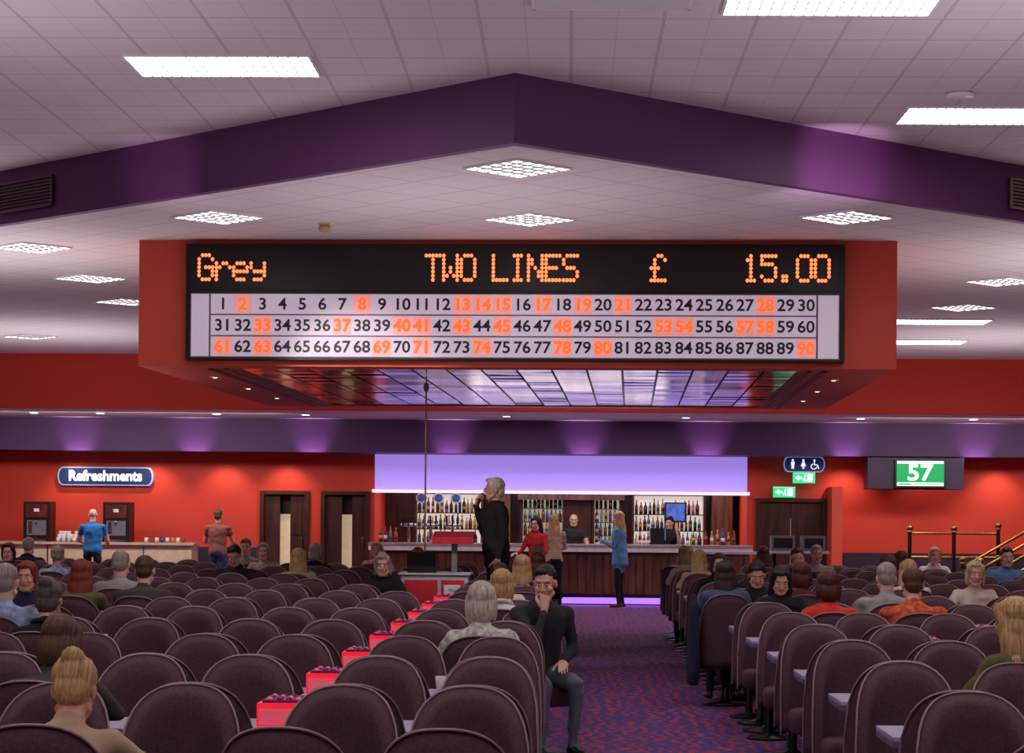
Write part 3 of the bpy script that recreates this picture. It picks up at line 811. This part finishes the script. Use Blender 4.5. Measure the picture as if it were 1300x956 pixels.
    for s in (-1, 1):
        wr, hdir, up, grip = res[s]
        y = hdir.normalized(); z = (up-y*up.dot(y)).normalized(); x = y.cross(z)
        M = Matrix(((x.x, y.x, z.x, 0), (x.y, y.y, z.y, 0), (x.z, y.z, z.z, 0), (0, 0, 0, 1)))
        h = bpy.data.objects.new('hand_'+('l' if s < 0 else 'r'), hand_mesh(-s, tone, grip)); COL.objects.link(h); h.parent = e
        h.matrix_local = Matrix.Translation(wr+y*.015) @ M
        if hold and hold[0] == s:
            q = MB(); cpt = wr+y*.075-z*.03
            if hold[1] == 'mic':
                hm_ = hd+Vector((0, .125, -.055)); axd = (hm_-cpt).normalized()
                q.rcone(cpt-axd*.10, hm_-axd*.03, .011, .013, black, seg=10); q.ell(tuple(hm_), (.026, .026, .026), greym, seg=12, rg=8)
                q.obj('microphone', e)
            else:
                q.box(cpt.x-.036, cpt.x+.036, cpt.y-.005, cpt.y+.005, cpt.z-.05, cpt.z+.09, black); q.obj('phone', e, bevel=.003)
    return e
for k, f, X, kw in PEOPLE:
    Y = rowY(k)+(1.06 if f else 0)
    person('seated_man' if kw.get('male') else 'seated_woman', (X, Y, 0), pi if f else 0, True, **kw)
person('standing_man', (-8.5, 37.9, 0), 0.1, False, hair='short', hc='grey', top='blue', pants='dark', male=1, arms='fwd', sleeve='short', bald=True, scale=.98)
person('standing_man', (-6.3, 38.2, 0), -0.1, False, hair='short', hc='brown', top='brownred', pants='jean', male=1, arms='fwd', sleeve='short', scale=.98)
person('bingo_caller', (-0.76, 23.0, 0.30), pi/2+.30, False, hair='swept', hc='white', top='black', pants='black', male=1, armL='down', armR='mic', puff=.018, glasses=True, hold=(1, 'mic'), tone='fair', scale=1.0, hp=0, coat=True)
person('standing_woman', (-0.48, 34.0, 0), pi-.5, False, hair='long', hc='black', top='red', pants='black', arms='fwd', scale=.93)
person('standing_woman', (-0.22, 36.2, 0), 0.3, False, hair='long', hc='blonde', top='beige', pants='black', arms='fwd', scale=.95)
person('standing_woman', (0.93, 37.3, 0), 1.25, False, hair='long', hc='blonde', top='denimblue', pants='black', armL='phone', armR='down', scale=.99, coat=True, puff=.01, shoes=shoe_br, hold=(-1, 'phone'))
person('bar_staff', (0.12, 39.75, 0), pi, False, hair='short', hc='grey', top='charcoal', pants='black', male=1, arms='fwd', bald=True, glasses=True, scale=.97, sleeve='short', lean=.1)
person('bar_staff', (1.92, 39.75, 0), pi-.4, False, hair='bun', hc='black', top='black', pants='black', armL='up', armR='fwd', scale=.94, sleeve='short')

# ------------------------------------------------------------------ caller podium
red_pl = mat('podium_red', C(205, 44, 54), 0.4); greyp = mat('podium_grey', C(190, 188, 196), 0.4, 0.1)
e = empty('caller_podium')
m = MB(); m.box(-2.05, -0.25, 21.95, 23.8, 0, 0.28, dado); m.box(-2.05, -0.25, 21.95, 23.8, 0.28, 0.30, carpet_mat()); m.obj('platform', e)
m = MB(); m.box(-1.72, -1.02, 22.0, 22.5, 0.30, 0.98, greyp); m.box(-1.68, -1.34, 21.985, 22.0, 0.36, 0.93, red_pl); m.box(-1.30, -1.06, 21.985, 22.0, 0.66, 0.93, red_pl); m.box(-1.30, -1.06, 21.985, 22.0, 0.36, 0.64, red_pl)
m.box(-1.75, -0.99, 21.97, 22.53, 0.98, 1.0, greyp); m.box(-1.27, -1.10, 21.978, 21.985, 0.72, 0.88, white_p); m.obj('equipment_cabinet', e, bevel=.006)
m = MB(); m.prism([(22.3, 1.30), (22.75, 1.36), (22.75, 1.43), (22.3, 1.37)], -1.42, -0.98, red_pl, plane='YZ'); m.box(-1.22, -1.16, 22.45, 22.52, 0.98, 1.34, greym); m.obj('lectern', e, bevel=.004)
m = MB(); m.box(-1.66, -1.36, 22.1, 22.32, 1.0, 1.015, black)
Ml = Matrix.Translation((-1.51, 22.10, 1.015)) @ Matrix.Rotation(.25, 4, 'X')
m.box(-.15, .15, -.008, 0.0, 0, .21, black, M=Ml); m.obj('laptop', e)
m = MB(); m.rcone((-1.50, 22.42, 1.0), (-1.50, 22.42, 3.06), .009, .009, mat('pole_bronze', C(150, 110, 92), .4, .5), seg=8); m.ell((-1.50, 22.42, 2.95), (.03, .03, .05), greym); m.lathe((-1.50, 22.42, 1.0), [(.05, 0), (.05, .01), (.015, .03)], greym); m.obj('microphone_pole', e)
text('notice_text', 'Play\nSafe', .045, (-1.185, 21.976, .80), num_blk, e)
m = MB(); m.box(-1.93, -1.86, 21.70, 21.77, 0, 1.22, pine); m.obj('timber_post', bevel=.005)
m = MB(); m.loft([((1.28, 18.25-.27, z), Vector((0, ry, 0)), Vector((rx, 0, 0))) for z, rx, ry in ((.18, .05, .16), (.3, .06, .2), (.6, .05, .19), (.85, .045, .14), (.95, .02, .06))], black)
me = vox(m, .015, 3, 'jacket'); me.materials.append(topmat('navy')); inst('draped_jacket', me, (-.20, .15, 0))

# ------------------------------------------------------------------ bar
e = empty('bar_counter')
m = MB(); bx0, bx1 = -3.55, 3.3
m.box(bx0, bx1, 38.55, 39.1, 0.16, 1.04, wood_dk); m.box(bx0+.1, bx1-.1, 38.66, 39.0, 0, 0.16, black)
x = bx0
while x < bx1-.05:
    m.box(x+.006, min(x+.144, bx1), 38.53, 38.55, 0.2, 0.90, wood_md); x += .15
m.obj('front', e)
topw = mat('bar_top_white', C(225, 210, 212), .25, em=.1, emcol=(1, .9, .9))
m = MB(); m.box(bx0-.05, bx1+.05, 38.42, 39.2, 1.04, 1.10, mat('bar_top', C(170, 150, 150), .2)); m.box(bx0-.05, bx1+.05, 38.46, 38.52, .96, 1.04, topw); m.obj('top', e, bevel=.01)
blue_em = mat('plinth_led', (.1, .1, 1), em=2.2, emcol=(.22, .09, 1), var=0)
m = MB(); m.box(bx0+.1, bx1-.1, 38.63, 38.655, 0.02, 0.13, blue_em); m.obj('plinth_led', e)
bot_c = [mat('glass_green', C(30, 90, 40), .1), mat('glass_amber', C(150, 80, 20), .1), mat('glass_clear', C(160, 165, 165), .1), mat('glass_blue', C(40, 70, 160), .1), mat('glass_red', C(150, 20, 30), .1), mat('glass_yellow', C(190, 150, 60), .1), mat('glass_dark', C(40, 24, 16), .1)]
def bottles(m, x0, x1, y, z, step=.085):
    x = x0
    while x < x1:
        c = random.choice(bot_c); h = random.uniform(.8, 1.1); r = random.uniform(.030, .040)
        m.lathe((x, y, z), [(r, 0), (r, .17*h), (r*.45, .215*h), (.012, .23*h), (.012, .29*h)], c, seg=8)
        m.lathe((x, y, z+.06), [(r+.001, 0), (r+.001, .07)], random.choice([white_p, bot_c[0], bot_c[4], bot_c[5], bot_c[3]]), seg=8)
        x += step*random.uniform(.9, 1.15)
niche = mat('shelf_backlight', C(225, 210, 200), .5, em=.5, emcol=(1, .85, .75), var=.15, scale=3)
e = empty('back_bar_shelves')
for (a, c, kind) in ((-3.05, -1.75, 0), (0.55, 1.05, 1), (1.35, 2.75, 0), (-.9, -.1, 1)):
    m = MB()
    m.box(a, c, 43.3, 43.34, .95, 2.03, niche if kind == 0 else mat('fridge_in', C(180, 190, 170), .4, em=.25, emcol=(.9, 1, .8)))
    for z in ((1.0, 1.33, 1.66) if kind == 0 else (.95, 1.22, 1.49, 1.76)):
        m.box(a, c, 43.05, 43.3, z-.02, z, wood_dk if kind == 0 else chrome); bottles(m, a+.05, c-.04, 43.17, z)
    t = .05; m.box(a-t, a, 43.0, 43.34, .9, 2.1, wood_dk); m.box(c, c+t, 43.0, 43.34, .9, 2.1, wood_dk); m.box(a-t, c+t, 43.0, 43.34, 2.03, 2.1, wood_dk)
    m.obj('shelf_unit', e)
m = MB(); m.box(-3.65, 3.4, 42.75, 43.3, 0, .9, wood_dk); m.box(-3.65, 3.4, 42.7, 43.3, .9, .94, topw); m.obj('back_counter', e)
m = MB(); m.box(-1.6, -1.15, 42.9, 43.35, .94, 2.3, wood_md); m.box(2.9, 3.3, 42.6, 43.35, .94, 2.3, wood_md); m.box(-.04, .48, 43.0, 43.3, .94, 2.3, wood_dk); m.box(-1.0, 1.15, 42.7, 43.0, 1.93, 2.34, wood_md); m.obj('wood_columns', e)
e2 = empty('wall_menu_screen'); m = MB(); m.box(1.95, 2.4, 42.85, 42.9, 1.5, 1.9, black); m.box(1.99, 2.36, 42.84, 42.85, 1.53, 1.87, mat('screen_blue', C(60, 90, 170), em=.4, emcol=C(70, 100, 200), var=.6)); m.box(2.1, 2.2, 42.9, 43.0, 1.6, 1.8, black); m.obj('screen', e2)
for i, x in enumerate((-2.95, -2.6, -2.25)):
    m = MB(); m.lathe((0, 0, 0), [(.10, 0), (.11, .01), (.10, .03)], white_p, axis='Y', seg=20); m.lathe((0, -.006, 0), [(.08, 0), (.08, .006)], mat('round_blue', C(40, 80, 160), em=.15, emcol=C(60, 100, 200)), axis='Y', seg=20); m.obj('round_sign', loc=(x, 42.9, 1.95))
m = MB()
for x in (-2.9, -2.5, -2.1):
    m.rcone((x, 38.9, 1.13), (x, 38.9, 1.42), .03, .025, chrome); m.rcone((x-.12, 38.88, 1.42), (x+.12, 38.88, 1.42), .035, .035, chrome)
    for dx in (-.1, 0, .1): m.rcone((x+dx, 38.82, 1.40), (x+dx, 38.80, 1.58), .012, .018, black)
m.obj('beer_taps')
m = MB(); bottles(m, -3.4, -3.1, 38.75, 1.1, .09); m.obj('bar_bottles')
m = MB(); bottles(m, 2.3, 3.1, 38.8, 1.1, .1); m.obj('bar_bottles')
m = MB(); m.box(-.14, .14, -.12, .12, 0, .04, black); m.box(-.13, .13, 0, .03, .04, .30, black); m.box(-.15, .15, -.03, 0, .08, .30, mat('till_screen', C(70, 80, 110), em=.3, emcol=C(120, 140, 190))); TILL = m.mesh('till')
inst('till', TILL, (-1.3, 38.9, 1.1), pi); inst('till', TILL, (1.65, 38.95, 1.1), pi)

# ------------------------------------------------------------------ refreshments
e = empty('refreshment_counter')
m = MB(); m.box(-10.6, -7.0, 39.5, 40.2, 0.1, 1.0, mat('counter_cream', C(214, 190, 160), .5)); m.box(-10.6, -7.0, 39.55, 40.2, 0, .1, black); m.box(-10.65, -6.95, 39.42, 40.25, 1.0, 1.045, mat('counter_top', C(200, 180, 160), .3))
for x in (-9.7, -8.8, -7.9): m.box(x-.01, x+.01, 39.49, 39.5, .12, .98, wood_dk)
m.obj('counter', e)
m = MB(); m.box(-.25, .25, -.2, .25, 0, .75, black); m.box(-.2, .2, -.215, -.2, .45, .70, mat('machine_panel', C(96, 40, 36), .3, var=.5, scale=12)); m.box(-.18, .18, -.22, -.2, .12, .40, greym); m.box(-.2, .2, -.3, -.2, 0, .05, chrome); m.rcone((0, -.24, .38), (0, -.24, .32), .02, .015, chrome)
m.box(-.05, .05, -.225, -.215, .56, .62, white_p); m.box(-.15, -.08, -.225, -.22, .15, .38, chrome)
CM = m.mesh('coffee_machine'); inst('coffee_machine', CM, (-9.95, 39.85, 1.045)); inst('coffee_machine', CM, (-8.45, 39.85, 1.045))
m = MB()
for i in range(9):
    for j in range(3): m.lathe((-9.55+i*.1, 39.7+.1*j, 1.046), [(.033, 0), (.04, .08+.06*((i+j) % 3)), (.033, .08+.06*((i+j) % 3))], white_p, seg=10)
m.obj('mug_stack')
m = MB()
for i in range(8): m.lathe((-7.9+i*.1, 39.75, 1.046), [(.033, 0), (.04, .09), (.033, .09)], bot_c[i % 6] if i % 2 else white_p, seg=10)
m.obj('condiment_jars')
def oval(x0, x1, z0, z1, n=10):
    r = (z1-z0)/2; cz = (z0+z1)/2; pts = []
    for i in range(n+1):
        a = -pi/2+pi*i/n; pts.append((x1-r*.6+r*.6*math.cos(a), cz+r*math.sin(a)))
    for i in range(n+1):
        a = pi/2+pi*i/n; pts.append((x0+r*.6+r*.6*math.cos(a), cz+r*math.sin(a)))
    return pts
signw = mat('sign_white', (1, 1, 1), em=.8, emcol=(.85, .92, 1), var=0); signb = mat('sign_blue', C(28, 50, 96), .3, em=.05, emcol=C(40, 80, 200)); sign_rim = mat('sign_rim', C(150, 170, 210), .3, em=.3, emcol=C(150, 180, 230))
e = empty('refreshments_sign'); m = MB(); m.prism(oval(-.93, .93, -.18, .18), 0, .12, sign_rim); m.prism(oval(-.90, .90, -.155, .155), -.012, 0, signb); m.obj('panel', e); e.location = (-8.93, 40.88, 2.30)
text('lettering', 'Refreshments', .28, (0, -.016, 0), signw, e, offset=.010, sx=.92)
e = empty('toilet_sign', (4.5, 40.6, 2.63)); m = MB(); m.prism(oval(-.39, .39, -.15, .15), 0, .06, sign_rim); m.prism(oval(-.37, .37, -.13, .13), -.01, 0, signb)
for x in (-.22, -.02):
    m.ell((x, -.015, .075), (.022, .008, .022), signw, seg=10, rg=5); m.prism([(x-.02, -.09), (x-.008, -.09), (x, -.03), (x+.008, -.09), (x+.02, -.09), (x+.035, .045), (x-.035, .045)] if x < -.1 else [(x-.05, -.04), (x+.05, -.04), (x+.02, .045), (x-.02, .045)], -.02, -.01, signw)
    if x > -.1: m.box(x-.015, x-.005, -.02, -.01, -.09, -.04, signw); m.box(x+.005, x+.015, -.02, -.01, -.09, -.04, signw)
m.ell((.19, -.015, .075), (.02, .008, .02), signw, seg=10, rg=5); m.tube([(.19, -.015, .05), (.19, -.015, -.01), (.245, -.015, -.01), (.27, -.015, -.08)], .009, signw, 6)
m.tube([(.19+.055*math.cos(a)-.01, -.015, -.04+.05*math.sin(a)) for a in [pi*.6+i*pi*1.3/10 for i in range(11)]], .007, signw, 6)
m.obj('panel', e)
exg = mat('exit_green', C(20, 150, 80), em=.8, emcol=(.05, .75, .3)); exw = mat('exit_white', (1, 1, 1), em=1.0, emcol=(.9, 1, .9), var=0)
def exit_sign(x, y, z):
    m = MB(); m.box(-.21, .21, 0, .05, -.1, .1, exg); m.box(-.21, .21, -.004, 0, .095, .1, exw); m.box(.06, .16, -.006, 0, -.07, .07, exw); m.prism([(-.17, 0), (-.1, .05), (-.1, .02), (-.04, .02), (-.04, -.02), (-.1, -.02), (-.1, -.05)], -.006, 0, exw)
    m.ell((.02, -.006, .05), (.016, .004, .016), exw, seg=8, rg=4); m.tube([(.015, -.006, .03), (.0, -.006, -.01), (.03, -.006, -.04), (.02, -.006, -.07)], .008, exw, 5); m.tube([(.0, -.006, -.01), (-.02, -.006, -.05)], .007, exw, 5)
    m.obj('exit_sign', loc=(x, y, z))
exit_sign(4.5, 40.62, 2.37); exit_sign(4.15, 40.85, 2.10)
e = empty('number_monitor', (6.5, 39.9, 0))
plmb = mat('monitor_box_plum', C(60, 34, 72), .5)
m = MB(); m.box(-.9, .9, 0, .5, 2.16, 2.769, plmb); m.obj('housing', e, bevel=.01)
grn = mat('screen_green', C(10, 130, 60), .3, em=.5, emcol=(.01, .50, .16), var=0)
m = MB(); m.box(-.40, .54, -.08, 0, 2.19, 2.72, black); m.box(-.37, .51, -.086, -.08, 2.22, 2.69, grn); m.box(-.36, .50, -.09, -.086, 2.64, 2.685, exw); m.box(-.36, .50, -.09, -.086, 2.225, 2.285, exw)
m.box(-.33, -.1, -.092, -.09, 2.24, 2.27, grn); m.box(-.05, .45, -.092, -.09, 2.245, 2.265, grn); m.box(-.3, .4, -.092, -.09, 2.655, 2.672, grn); m.obj('screen', e)
text('big_number', '57', .42, (.06, -.095, 2.455), exw, e, offset=.008, sx=1.15)
m = MB(); m.box(4.98, 5.18, 40.2, 40.97, 0, 2.2, red_bulk); m.obj('wall_pier')
m = MB(); m.box(-.55, .55, -.3, .3, 1.0, 1.04, lilac_top); m.lathe((-.35, 0, 0), [(.2, 0), (.2, .02), (.03, .04), (.03, 1.0)], blackm); m.lathe((.35, 0, 0), [(.2, 0), (.2, .02), (.03, .04), (.03, 1.0)], blackm)
PT = m.mesh('high_table'); inst('high_table', PT, (3.9, 36.5, 0)); inst('high_table', PT, (2.8, 35.3, 0))
m = MB(); m.box(-.2, .2, -.15, .15, 0, .26, greym); m.box(-.16, .16, -.16, -.15, .05, .22, black); GM = m.mesh('card_machine'); inst('card_machine', GM, (3.68, 36.5, 1.04)); inst('card_machine', GM, (4.2, 36.5, 1.04))
e = empty('brass_railing_stairs', (.55, 0, 0))
m = MB(); m.box(6.2, 10.4, 30.2, 35.5, 0, .55, dado)
for i in range(3): m.box(5.3+i*.3, 6.2, 30.2, 31.6, i*.18, (i+1)*.18, dado); m.box(5.3+i*.3, 5.33+i*.3, 30.19, 31.6, (i+1)*.18-.02, (i+1)*.18+.004, brass)
m.obj('platform', e)
m = MB()
def post(x, y, z, h):
    m.rcone((x, y, z+.03), (x, y, z+h), .032, .032, black, seg=12); m.lathe((x, y, z), [(.06, 0), (.06, .02), (.035, .05)], brass); m.ell((x, y, z+h+.06), (.055, .055, .055), brass); m.lathe((x, y, z+h*.5), [(.036, 0), (.042, .02), (.036, .04)], brass); m.lathe((x, y, z+h-.02), [(.036, 0), (.045, .02), (.036, .05)], brass)
for x in (6.25, 6.65, 7.6, 8.6, 9.6): post(x, 30.25, .55, .95)
for z in (.85, 1.1, 1.42): m.rcone((6.25, 30.25, z), (10.3, 30.25, z), .02, .02, brass, seg=8)
post(5.3, 30.25, 0, .95); post(5.3, 31.6, 0, .95)
for z in (.55, .9): m.rcone((5.3, 30.25, z), (6.25, 30.25, z+.55), .022, .022, brass, seg=8); m.rcone((5.3, 31.6, z), (6.25, 31.6, z+.55), .022, .022, brass, seg=8)
post(6.25, 31.6, .55, .95)
for x in (4.9, 5.6): post(x, 34.0, 0, 1.40)
post(6.3, 34.0, .55, .90)
for z in (1.0, 1.38): m.rcone((4.9, 34.0, z), (6.3, 34.0, z), .02, .02, brass, seg=8)
m.obj('rails', e)

# ------------------------------------------------------------------ lighting
def area(name, loc, rot, sx, sy, power, col=(1, 1, 1)):
    l = bpy.data.lights.new(name, 'AREA'); l.shape = 'RECTANGLE'; l.size = sx; l.size_y = sy; l.energy = power; l.color = col
    o = bpy.data.objects.new(name, l); COL.objects.link(o); o.location = loc; o.rotation_euler = rot
    return o
for x, y, p in [(-4, 5, 55), (3, 5, 55), (-4.5, 12.5, 50), (3.5, 12.5, 50), (-6.5, 22, 62), (6, 22, 62), (0, 32.5, 50), (-8, 32, 55), (6.5, 32, 50), (-1, 18.2, 30)]:
    area('ceiling_fill', (x, y, 2.3), (pi, 0, 0), 3, 3, p*.92, (1, .89, .93))  # unseen fill lamps added to brighten the ceiling, no fixtures hang here
def spot(name, loc, tgt, power, col, ang=1.2, blend=.8, r=.05):
    l = bpy.data.lights.new(name, 'SPOT'); l.energy = power; l.color = col; l.spot_size = ang; l.spot_blend = blend; l.shadow_soft_size = r
    o = bpy.data.objects.new(name, l); COL.objects.link(o); o.location = loc
    o.rotation_euler = (Vector(tgt)-Vector(loc)).to_track_quat('-Z', 'Y').to_euler()
lil = (1, .58, .98)
for x in (-9.2, -7.0, -4.8, -2.2, .3, 2.6, 5.2, 7.6): spot('band_uplight', (x, 39.55, 2.45), (x, 39.85, 2.95), 34, lil, 1.4)
for x in (-9.5, -8.0, -6.6, -5.4, 5.3, 6.8, 8.2): spot('wall_downlight', (x, 40.4, 2.72), (x, 41.0, 1.5), 30, (1, .7, .55), 1.7)
spot('bulkhead_spot', (2.6, 16.6, 3.6), (2.2, 17.9, 4.50), 60, lil, .8); spot('bulkhead_spot', (-4.0, 17.4, 3.6), (-3.5, 18.4, 4.5), 16, lil, .9)
spot('caller_fill', (-3.6, 18.2, 4.2), (-0.85, 23.0, 1.7), 330, (1, .93, .88), .55, .6, .12)  # added fill aimed at the caller, who stands dark under the display bulkhead
area('bar_light', (-.1, 41.9, 2.3), (0, 0, 0), 6.5, .8, 55, (1, .85, .75))
area('bar_front_light', (0, 38.0, 3.3), (0, 0, 0), 6, .5, 65, (1, .92, .9))
area('plinth_glow', (-.1, 38.50, .10), (-1.0, 0, 0), 6.6, .06, 12, (.35, .18, 1))
area('wall_wash', (-8, 37.4, 3.3), (0.45, 0, 0), 6, .5, 105, (1, .9, .85)); area('wall_wash', (7.5, 37.4, 3.3), (0.45, 0, 0), 5, .5, 90, (1, .9, .85))
w = bpy.data.worlds.new('w'); scene.world = w; w.use_nodes = True; w.node_tree.nodes['Background'].inputs[0].default_value = (.3, .25, .3, 1); w.node_tree.nodes['Background'].inputs[1].default_value = .2
scene.view_settings.view_transform = 'Standard'; scene.view_settings.look = 'None'; scene.view_settings.exposure = 0.30

# ------------------------------------------------------------------ camera
cd = bpy.data.cameras.new('camera'); cd.sensor_width = 36; cd.lens = 36*2700/1300; cd.shift_y = 177/1300; cd.clip_end = 200
co = bpy.data.objects.new('camera', cd); COL.objects.link(co)
co.matrix_world = Matrix.Translation((0, 0, 1.6)) @ Matrix.Rotation(.026, 4, 'Z') @ Matrix.Rotation(pi/2, 4, 'X') @ Matrix.Rotation(.0085, 4, 'Z')
scene.camera = co
